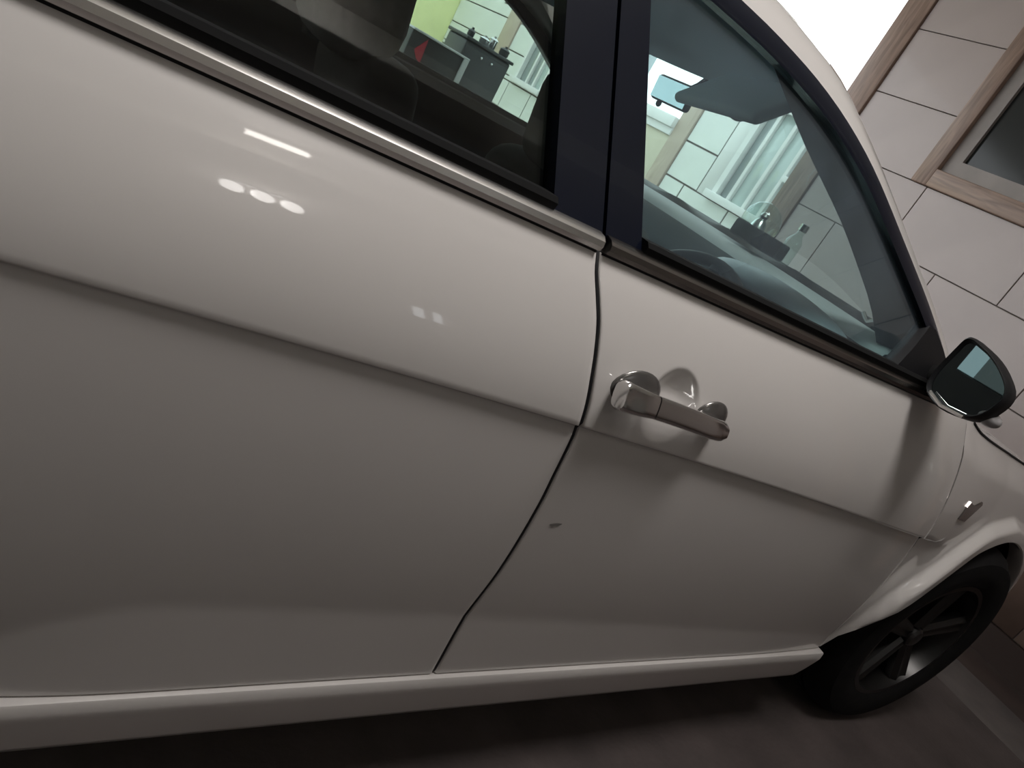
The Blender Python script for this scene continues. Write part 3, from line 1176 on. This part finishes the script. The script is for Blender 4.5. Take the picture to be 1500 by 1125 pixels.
# ---- bonnet, nose and tail
rows = []
for i in range(25):
    x = lerp(1.90, 3.20, i / 24)
    z = hood_z(x)
    yb = yside(x, z) + 0.03
    row = []
    for s in range(21):
        u = s / 20
        q = 1 - (2 * u - 1) ** 2
        row.append((x + 0.06 * q * (i / 24), lerp(yb, CW - yb, u), z - 0.004 + 0.045 * q ** 0.6))
    rows.append([(row[0][0], row[0][1], row[0][2] - 0.03)] + row + [(row[-1][0], row[-1][1], row[-1][2] - 0.03)])
grid('bonnet', rows, 'paint', car, True, 60)
rows = []
for i in range(9):
    f = i / 8
    row = []
    for s in range(31):
        u = s / 30
        D = wsr[-1][s]
        x = lerp(D.x - 0.02, 1.93 + 0.10 * (1 - (2 * u - 1) ** 2), f)
        row.append((x, D.y if f < 0.5 else lerp(D.y, lerp(0.14, CW - 0.14, u), 1.0), lerp(D.z - 0.005, 1.035, sstep(f))))
    rows.append(row)
grid('scuttle_panel', rows, 'black', car, True, 60)
# nose: bumper cover lofted down from the bonnet edge
rows = []
for (z, xo) in ((0.72, 3.20), (0.66, 3.27), (0.58, 3.31), (0.48, 3.32), (0.36, 3.29), (0.24, 3.20)):
    row = []
    for s in range(21):
        u = s / 20
        q = 1 - abs(2 * u - 1) ** 2.6
        yb = yside(3.20, 0.6) - 0.01
        row.append((xo - 0.10 + 0.10 * q, lerp(yb, CW - yb, u), z))
    rows.append(row)
grid('front_bumper', rows, 'paint', car, True, 60)
boxes('grille', [(3.26, 3.32, 0.50, 1.22, 0.50 + 0.05 * k, 0.53 + 0.05 * k) for k in range(3)], 'black', car)
for on in (False, True):
    ellipsoid('headlamp', mir((3.12, 0.33, 0.76), on), (0.14, 0.12, 0.055), 'headlamp', car)
rows = []
for (z, xo) in ((1.30, -1.16), (1.18, -1.28), (1.05, -1.36), (0.85, -1.40), (0.70, -1.42), (0.55, -1.44), (0.40, -1.42), (0.28, -1.36)):
    row = []
    for s in range(21):
        u = s / 20
        q = 1 - abs(2 * u - 1) ** 2.6
        yb = 0.13 if z < 1.1 else 0.13 + (z - 1.1) * 0.7
        row.append((xo + 0.10 - 0.10 * q, lerp(yb, CW - yb, u), z))
    rows.append(row)
grid('tailgate', rows, 'paint', car, True, 60)
for on in (False, True):
    ellipsoid('tail_lamp', mir((-1.30, 0.20, 0.92), on), (0.08, 0.09, 0.12), 'tail', car)
# underbody
box('underbody', (-1.25, 3.05, 0.22, CW - 0.22, 0.24, 0.30), 'black', car)
boxes('floor_pan', [(-1.2, 1.75, 0.12, CW - 0.12, 0.30, 0.36)], 'dash_dark', car)
for on in (False, True):
    for a in (ARF, ARR):
        rows = []
        for i in range(25):
            th = PI * i / 24 * 1.16 - 0.25
            x = a[0] + (a[2] + 0.01) * math.cos(th)
            z = a[1] + (a[3] + 0.015) * math.sin(th)
            rows.append([mir((x, y, z), on) for y in (0.03, 0.20, 0.36)])
        grid('wheel_liner', rows, 'black', car, True, 60)
        v, f = [], []
        for i in range(25):
            th = PI * i / 24 * 1.16 - 0.25
            v.append(mir((a[0] + (a[2] + 0.01) * math.cos(th), 0.36, a[1] + (a[3] + 0.015) * math.sin(th)), on))
        mesh('wheel_liner_back', v, [tuple(range(25))], 'black', car, fixn=False)


# ---- wheels
def wheel(cx, cy, r, on, steer, detail=True):
    rim_r = 0.66 * r
    w = 0.205
    y0 = 0.0
    prof = [(rim_r - 0.015, w * 0.94), (rim_r, w * 0.97), (rim_r - 0.01, w * 0.80), (rim_r * 0.9, w * 0.65), (rim_r * 0.9, w * 0.25), (rim_r - 0.012, 0.03), (rim_r - 0.002, 0.008), (rim_r - 0.018, 0.008), (rim_r * 0.90, 0.05), (rim_r * 0.88, 0.3 * w), (rim_r * 0.88, w * 0.7), (rim_r - 0.015, w * 0.94)]
    flip = (lambda p: [(a, -b) for a, b in p]) if on else (lambda p: p)
    wh = lathe('wheel', flip(prof), 'rim', car, n=56)
    wh.location = Vector((cx, CW - cy if on else cy, r)) - Vector(car['origin'])
    wh.rotation_euler = (0, 0, steer)
    tp = [(rim_r - 0.006, 0.012), (rim_r + 0.012, 0.000), (lerp(rim_r, r, 0.45), -0.006), (lerp(rim_r, r, 0.75), 0.0), (r - 0.022, 0.012), (r - 0.006, 0.03), (r, 0.05),
          (r, 0.080), (r - 0.008, 0.083), (r - 0.008, 0.092), (r, 0.095), (r, 0.125), (r - 0.008, 0.128), (r - 0.008, 0.137), (r, 0.14), (r, w - 0.04), (r - 0.02, w - 0.012), (lerp(rim_r, r, 0.5), w), (rim_r - 0.006, w - 0.01)]
    lathe('tyre', flip(tp), 'rubber', wh, n=72, closed_prof=False)
    lathe('brake_disc', flip([(0.02, 0.09), (rim_r * 0.72, 0.09), (rim_r * 0.72, 0.10), (0.02, 0.10)]), 'black', wh, n=36)
    sg = -1 if on else 1
    for k in range(5):
        a = 2 * PI * k / 5 + 0.35
        u = Vector((math.cos(a), 0, math.sin(a)))
        p = Vector((-math.sin(a), 0, math.cos(a)))
        rings = []
        for s in range(7):
            q = s / 6
            rr = lerp(0.035, rim_r * 0.93, q)
            wd = lerp(0.026, 0.036, q)
            yo = lerp(0.030, 0.016, q)
            c = u * rr
            rings.append([c + p * wd + Vector((0, sg * (yo + 0.012), 0)), c + p * wd * 0.55 + Vector((0, sg * yo, 0)), c + p * wd * 0.12 + Vector((0, sg * (yo + 0.006), 0)),
                          c - p * wd * 0.12 + Vector((0, sg * (yo + 0.006), 0)), c - p * wd * 0.55 + Vector((0, sg * yo, 0)), c - p * wd + Vector((0, sg * (yo + 0.012), 0)),
                          c - p * wd + Vector((0, sg * (yo + 0.035), 0)), c + p * wd + Vector((0, sg * (yo + 0.035), 0))])
        loft('spoke', rings, 'rim', wh, True, True, True, 30)
    lathe('hub_cap', flip([(0.001, 0.016), (0.026, 0.018), (0.034, 0.026), (0.036, 0.06)]), 'rim', wh, n=28)
    return wh


wheel(2.475, -0.012, 0.368, False, math.radians(-4))
wheel(2.475, 0.02, 0.368, True, math.radians(-4))
wheel(-0.36, 0.01, 0.368, False, 0)
wheel(-0.36, 0.01, 0.368, True, 0)


# ---- wing mirror, right side
def round_poly(pts, r, n=5):
    out = []
    k = len(pts)
    for i in range(k):
        a, b, c = Vector(pts[i - 1]), Vector(pts[i]), Vector(pts[(i + 1) % k])
        rr = r[i] if isinstance(r, (list, tuple)) else r
        u, w_ = (a - b), (c - b)
        rr = min(rr, u.length * 0.48, w_.length * 0.48)
        p, q = b + u.normalized() * rr, b + w_.normalized() * rr
        for j in range(n + 1):
            t = j / n
            out.append(((1 - t) ** 2) * p + 2 * t * (1 - t) * b + t * t * q)
    return out


def wing_mirror(on):
    X0 = 1.50
    # outline in (y, z) at X0
    base = [(0.070, 1.105), (0.062, 1.198), (-0.012, 1.184), (-0.074, 1.140), (-0.056, 1.066), (0.018, 1.046), (0.064, 1.066)]
    ol = round_poly(base, [0.03, 0.018, 0.05, 0.03, 0.03, 0.03, 0.02])
    cen = sum(ol, Vector((0, 0))) / len(ol)

    def ring(x, k, dy=0.0, dz=0.0):
        return [mir((x, cen.x + (p.x - cen.x) * k + dy, cen.y + (p.y - cen.y) * k + dz), on) for p in ol]
    rim = loft('wing_mirror', [ring(X0 + 0.045, 0.875), ring(X0 + 0.004, 0.885), ring(X0 - 0.004, 0.94), ring(X0 + 0.002, 0.985), ring(X0 + 0.02, 1.0), ring(X0 + 0.04, 1.0)], 'black', car, True, False, True, 50)
    loft('mirror_cap', [ring(X0 + 0.04, 1.0), ring(X0 + 0.065, 0.95, 0.012), ring(X0 + 0.095, 0.80, 0.022), ring(X0 + 0.115, 0.55, 0.028), ring(X0 + 0.12, 0.25, 0.03)], 'black', rim, True, True, True, 60)
    g = ring(X0 + 0.012, 0.87)
    tilt = -0.24
    g = [(p[0] + (p[1] - mir((0, cen.x, 0), on)[1]) * (tilt if not on else -tilt) + 0.01 - 0.02 * (p[2] - cen.y), p[1], p[2]) for p in g]
    n = len(g)
    gb = [(p[0] + 0.004, p[1], p[2]) for p in g]
    mesh('mirror_glass', g + gb, [tuple(range(n)), tuple(range(n, 2 * n))[::-1]] + [(i, (i + 1) % n, n + (i + 1) % n, n + i) for i in range(n)], 'mirror_tint', rim)
    # arm to the sail panel
    tube('mirror_arm', [mir((1.575, 0.125, 1.085), on), mir((1.58, 0.09, 1.085), on), mir((1.575, 0.03, 1.085), on)], [0.03, 0.028, 0.03], 'seal', rim, n=12)
    # bright lip low inside the rim
    tube('rim_lip', [mir((X0 - 0.008, 0.044, 1.068), on), mir((X0 - 0.010, 0.01, 1.057), on), mir((X0 - 0.009, -0.035, 1.062), on)], 0.004, 'chrome', rim, n=8)
    ellipsoid('indicator', mir((X0 + 0.055, -0.050, 1.082), on), (0.030, 0.022, 0.016), 'lens', rim)
    return rim


wing_mirror(False)
wing_mirror(True)

# ---- wing badge
B0 = Vector((2.075, 0, 0.838))
for (nm, pts, mm) in (('badge', [(-0.034, -0.026), (0.026, -0.030), (0.060, -0.002), (0.092, 0.022), (0.082, 0.030), (0.040, 0.018), (0.006, 0.020), (-0.014, 0.026), (-0.026, 0.010)], 'strip_dull'),):
    n = len(pts)
    fr = [(B0.x + a * 0.9, yside(B0.x + a * 0.9, B0.z + b) - 0.004, B0.z + b) for a, b in pts]
    bk = [(p[0], p[1] + 0.006, p[2]) for p in fr]
    bdg = mesh(nm, fr + bk, [tuple(range(n)), tuple(range(n, 2 * n))[::-1]] + [(i, (i + 1) % n, n + (i + 1) % n, n + i) for i in range(n)], mm, fw_r)
# bonnet-to-wing shut line
xs = [lerp(1.93, 3.0, i / 30) for i in range(31)]
tube('shut_line', [(x, yside(x, hood_z(x)) + 0.024, hood_z(x) + 0.0005) for x in xs], 0.0035, 'black', fw_r, n=6)

# ================================================================== CABIN
# dashboard
def dash_prof(y):
    q = 1 - ((y - YC) / 0.72) ** 2
    return 1.44 + 0.05 * q, 1.082 + 0.006 * q


rows_pad, rows_face = [], []
for i in range(31):
    y = lerp(0.14, CW - 0.14, i / 30)
    xr, zr = dash_prof(y)
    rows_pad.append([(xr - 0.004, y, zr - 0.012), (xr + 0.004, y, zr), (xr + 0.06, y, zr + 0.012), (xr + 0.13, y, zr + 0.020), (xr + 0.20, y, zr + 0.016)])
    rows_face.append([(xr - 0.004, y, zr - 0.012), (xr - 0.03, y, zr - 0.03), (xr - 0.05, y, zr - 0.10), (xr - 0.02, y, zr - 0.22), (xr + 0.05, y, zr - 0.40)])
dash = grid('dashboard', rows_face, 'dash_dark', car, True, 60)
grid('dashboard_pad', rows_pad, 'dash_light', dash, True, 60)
rows = []
for i in range(31):
    y = lerp(0.14, CW - 0.14, i / 30)
    xr, zr = dash_prof(y)
    q = 1 - ((y - YC) / 0.72) ** 2
    rows.append([(xr + 0.20, y, zr + 0.016), (xr + 0.22, y, zr + 0.03 + 0.008 * math.sin(y * 23)), (xr + 0.30, y, zr + 0.034), (xr + 0.40 , y, zr + 0.0)])
grid('demister_panel', rows, 'black', dash, True, 60)
ellipsoid('instrument_hood', (1.36, 0.37, 1.055), (0.10, 0.20, 0.042), 'binnacle', dash)
# steering wheel
sw = Vector((1.16, 0.46, 0.90))
ax = Vector((-0.88, 0, 0.47)).normalized()
u1 = Vector((0, 1, 0))
u2 = ax.cross(u1).normalized()
ringp = [sw + (u1 * math.cos(2 * PI * k / 40) + u2 * math.sin(2 * PI * k / 40)) * 0.18 for k in range(41)]
stw = tube('steering_wheel', ringp, 0.014, 'black', car, n=10)
for a in (0.3, PI - 0.3, -PI / 2):
    tube('wheel_spoke', [sw - ax * 0.02, sw + (u1 * math.cos(a) + u2 * math.sin(a)) * 0.17], 0.014, 'black', stw, n=8)
ellipsoid('horn_pad', sw - ax * 0.015, (0.035, 0.065, 0.06), 'black', stw)
tube('steering_column', [sw - ax * 0.03, sw - ax * 0.32], 0.035, 'black', stw, n=10)


# seats
def rbox(name, c, size, material, parent, rot_y=0.0, bev=0.04):
    bm = box_bm((-size[0] / 2, size[0] / 2, -size[1] / 2, size[1] / 2, -size[2] / 2, size[2] / 2), bev, 4)
    bmesh.ops.rotate(bm, verts=bm.verts, cent=(0, 0, 0), matrix=Matrix.Rotation(rot_y, 3, 'Y'))
    bmesh.ops.translate(bm, verts=bm.verts, vec=c)
    me = bpy.data.meshes.new(name)
    bm.to_mesh(me)
    bm.free()
    smooth(me, 60)
    return link(name, me, material, parent)


def seat(x, y, hz=1.17, hs=(0.10, 0.26, 0.18), hx=-0.085):
    s = rbox('front_seat', (x, y, 0.80), (0.15, 0.48, 0.56), 'seat', car, -0.22, 0.06)
    rbox('seat_cushion', (x + 0.32, y, 0.52), (0.52, 0.48, 0.15), 'seat', s, -0.1, 0.05)
    rbox('headrest', (x + hx, y, hz), hs, 'seat_grey', s, -0.15, 0.095 if hx < -0.1 else 0.045)
    for k in (-0.06, 0.06):
        tube('headrest_post', [(x - 0.055, y + k, 1.02), (x - 0.075, y + k, hz - 0.05)], 0.007, 'steel', s, n=8)


seat(0.86, 0.50, 1.15)
seat(0.69, 1.25, 1.16, (0.22, 0.36, 0.27), -0.14)
s = rbox('rear_seat', (-0.30, YC, 0.82), (0.16, 1.24, 0.62), 'seat', car, -0.3, 0.06)
rbox('seat_cushion', (0.02, YC, 0.52), (0.50, 1.26, 0.16), 'seat', s, -0.1, 0.05)
for y in (0.45, 1.27):
    rbox('headrest', (-0.43, y, 1.20), (0.10, 0.26, 0.15), 'seat', s, -0.2, 0.04)

# interior mirror
rv = rbox('interior_mirror', (1.262, 0.915, 1.340), (0.022, 0.15, 0.062), 'black', car, -0.12, 0.010)
R1 = Matrix.Rotation(-0.12, 3, 'Y')
v = [Vector((1.262, 0.915, 1.340)) + R1 @ Vector((-0.0118, a, b)) for a, b in ((-0.069, -0.026), (0.069, -0.026), (0.069, 0.026), (-0.069, 0.026))]
mesh('mirror_glass', v, [(0, 1, 2, 3)], 'mirror', rv, fixn=False)
tube('mirror_stalk', [(1.275, 0.90, 1.345), (1.30, 0.885, 1.38), (1.325, 0.87, 1.42)], [0.012, 0.014, 0.024], 'black', rv, n=10)
ellipsoid('dip_lever', (1.252, 0.935, 1.303), (0.008, 0.007, 0.009), 'black', rv)
ellipsoid('sensor_housing', (1.36, 0.80, 1.398), (0.055, 0.034, 0.038), 'pillar_trim', car, rot=Matrix.Rotation(0.5, 3, 'Y'))
# sun visors
for on in (False, True):
    bm = box_bm((-0.012, 0.012, -0.21, 0.21, -0.075, 0.075), 0.011, 3)
    bmesh.ops.rotate(bm, verts=bm.verts, cent=(0, 0, 0), matrix=Matrix.Rotation(1.40 if on else 0.75, 3, 'Y'))
    bmesh.ops.rotate(bm, verts=bm.verts, cent=(0, 0, 0), matrix=Matrix.Rotation(0.36 if on else -0.36, 3, 'Z'))
    bmesh.ops.translate(bm, verts=bm.verts, vec=mir((1.06, 0.53, 1.405) if on else (1.10, 0.53, 1.366), on))
    me = bpy.data.meshes.new('sun_visor')
    bm.to_mesh(me)
    bm.free()
    smooth(me, 60)
    link('sun_visor', me, 'headliner', car)

# ---- things standing on the dashboard
orn = empty('dashboard_ornament', (1.62, 0.715, 1.121))
tag(orn, 'glass dome on a black stand on the dashboard', 'ornament')
rbox('stand', (1.62, 0.715, 1.144), (0.11, 0.13, 0.046), 'black', orn, 0.0, 0.008)
v = []
lathe('dome', [(0.052, 0.0), (0.054, 0.02), (0.049, 0.042), (0.036, 0.060), (0.018, 0.070), (0.001, 0.073)], 'glass_clear', orn, axis='z', n=28, loc=(1.62, 0.745, 1.166))
lathe('figure', [(0.001, 0.046), (0.010, 0.042), (0.013, 0.034), (0.009, 0.026), (0.017, 0.016), (0.022, 0.0)], 'steel', orn, axis='z', n=18, loc=(1.62, 0.745, 1.167))
bt = empty('small_bottle', (1.62, 0.615, 1.121))
tag(bt, 'small clear bottle with bright glint beside the dashboard ornament', 'bottle')
lathe('bottle_body', [(0.001, 0.0), (0.020, 0.0), (0.022, 0.008), (0.022, 0.062), (0.010, 0.082), (0.009, 0.095)], 'glass_clear', bt, axis='z', n=20, loc=(1.62, 0.615, 1.121))
lathe('bottle_cap', [(0.012, 0.0), (0.012, 0.018), (0.001, 0.019)], 'steel', bt, axis='z', n=16, loc=(1.62, 0.615, 1.214))
gl_ = tube('garland', [(1.66, lerp(0.22, 0.36, i / 12), 1.118 + 0.007 * math.sin(i * 1.7)) for i in range(13)], 0.005, 'steel', None, n=6)
tag(gl_, 'thin silver chain lying on the dashboard by the windscreen pillar', 'chain')

# ================================================================== THINGS IN THE COURTYARD
cb = empty('cabinet', (3.25, 6.2, 0))
tag(cb, 'tall black cabinet with two knobs beyond the car', 'cabinet')
box('cabinet_body', (3.04, 3.56, 6.0, 6.45, 0.04, 1.31), 'cab', cb, bev=0.02)
box('cabinet_top', (3.025, 3.575, 5.98, 6.47, 1.31, 1.34), 'cab', cb, bev=0.008)
dr = box('cabinet_door', (3.06, 3.54, 5.985, 6.0, 0.10, 1.27), 'cab', cb, bev=0.006)
for x in (3.24, 3.36):
    kn = ellipsoid('knob', (x, 5.975, 1.225), (0.014, 0.012, 0.014), 'steel', dr, 12, 8)
for x in (3.06, 3.50):
    for y in (6.03, 6.40):
        box('foot', (x, x + 0.04, y, y + 0.03, 0, 0.05), 'cab', cb)
for (x, y, r, h, nm, lab, mm) in ((3.12, 6.15, 0.035, 0.05, 'cooking_pot', 'squat dark pot at the left end of the black cabinet', 'cab'),
                                  (3.27, 6.14, 0.05, 0.05, 'cooking_pot', 'shiny steel pot in the middle of the black cabinet', 'steel'),
                                  (3.40, 6.22, 0.045, 0.09, 'steel_jar', 'tall steel jar behind the shiny pot on the cabinet', 'steel'),
                                  (3.50, 6.12, 0.05, 0.06, 'cooking_pot', 'dark pot at the right end of the black cabinet', 'cab')):
    p = empty(nm, (x, y, 1.34))
    tag(p, lab, 'pot' if nm == 'cooking_pot' else 'jar')
    lathe('pot_body', [(0.001, 0.0), (r * 0.8, 0.0), (r, h * 0.3), (r * 0.97, h * 0.8), (r * 1.06, h)], mm, p, axis='z', n=20, loc=(x, y, 1.34))
    lathe('lid', [(r * 1.04, h), (r * 0.6, h + 0.015), (0.012, h + 0.02), (0.014, h + 0.035), (0.001, h + 0.037)], mm, p, axis='z', n=20, loc=(x, y, 1.34))

cr = empty('crate', (2.32, 5.05, 0))
tag(cr, 'black box with white edging and a red triangular panel beyond the car', 'box')
box('box_body', (2.08, 2.56, 4.8, 5.3, 0.0, 1.150), 'cab', cr, bev=0.01)
box('white_edge', (2.53, 2.575, 4.785, 4.802, 0.30, 1.150), 'white_edge', cr, bev=0.004)
box('white_edge', (2.08, 2.575, 4.785, 5.31, 1.150, 1.166), 'white_edge', cr, bev=0.004)
tri = [(2.215, 1.14), (2.225, 0.96), (2.185, 0.98), (2.145, 1.03)]
v = [(x, 4.794, z) for x, z in tri] + [(x, 4.80, z) for x, z in tri]
mesh('red_panel', v, [(0, 1, 2, 3), (4, 7, 6, 5), (0, 4, 5, 1), (1, 5, 6, 2), (2, 6, 7, 3), (3, 7, 4, 0)], 'red', cr)

for o in list(bpy.data.objects):
    if 'origin' in o:
        del o['origin']
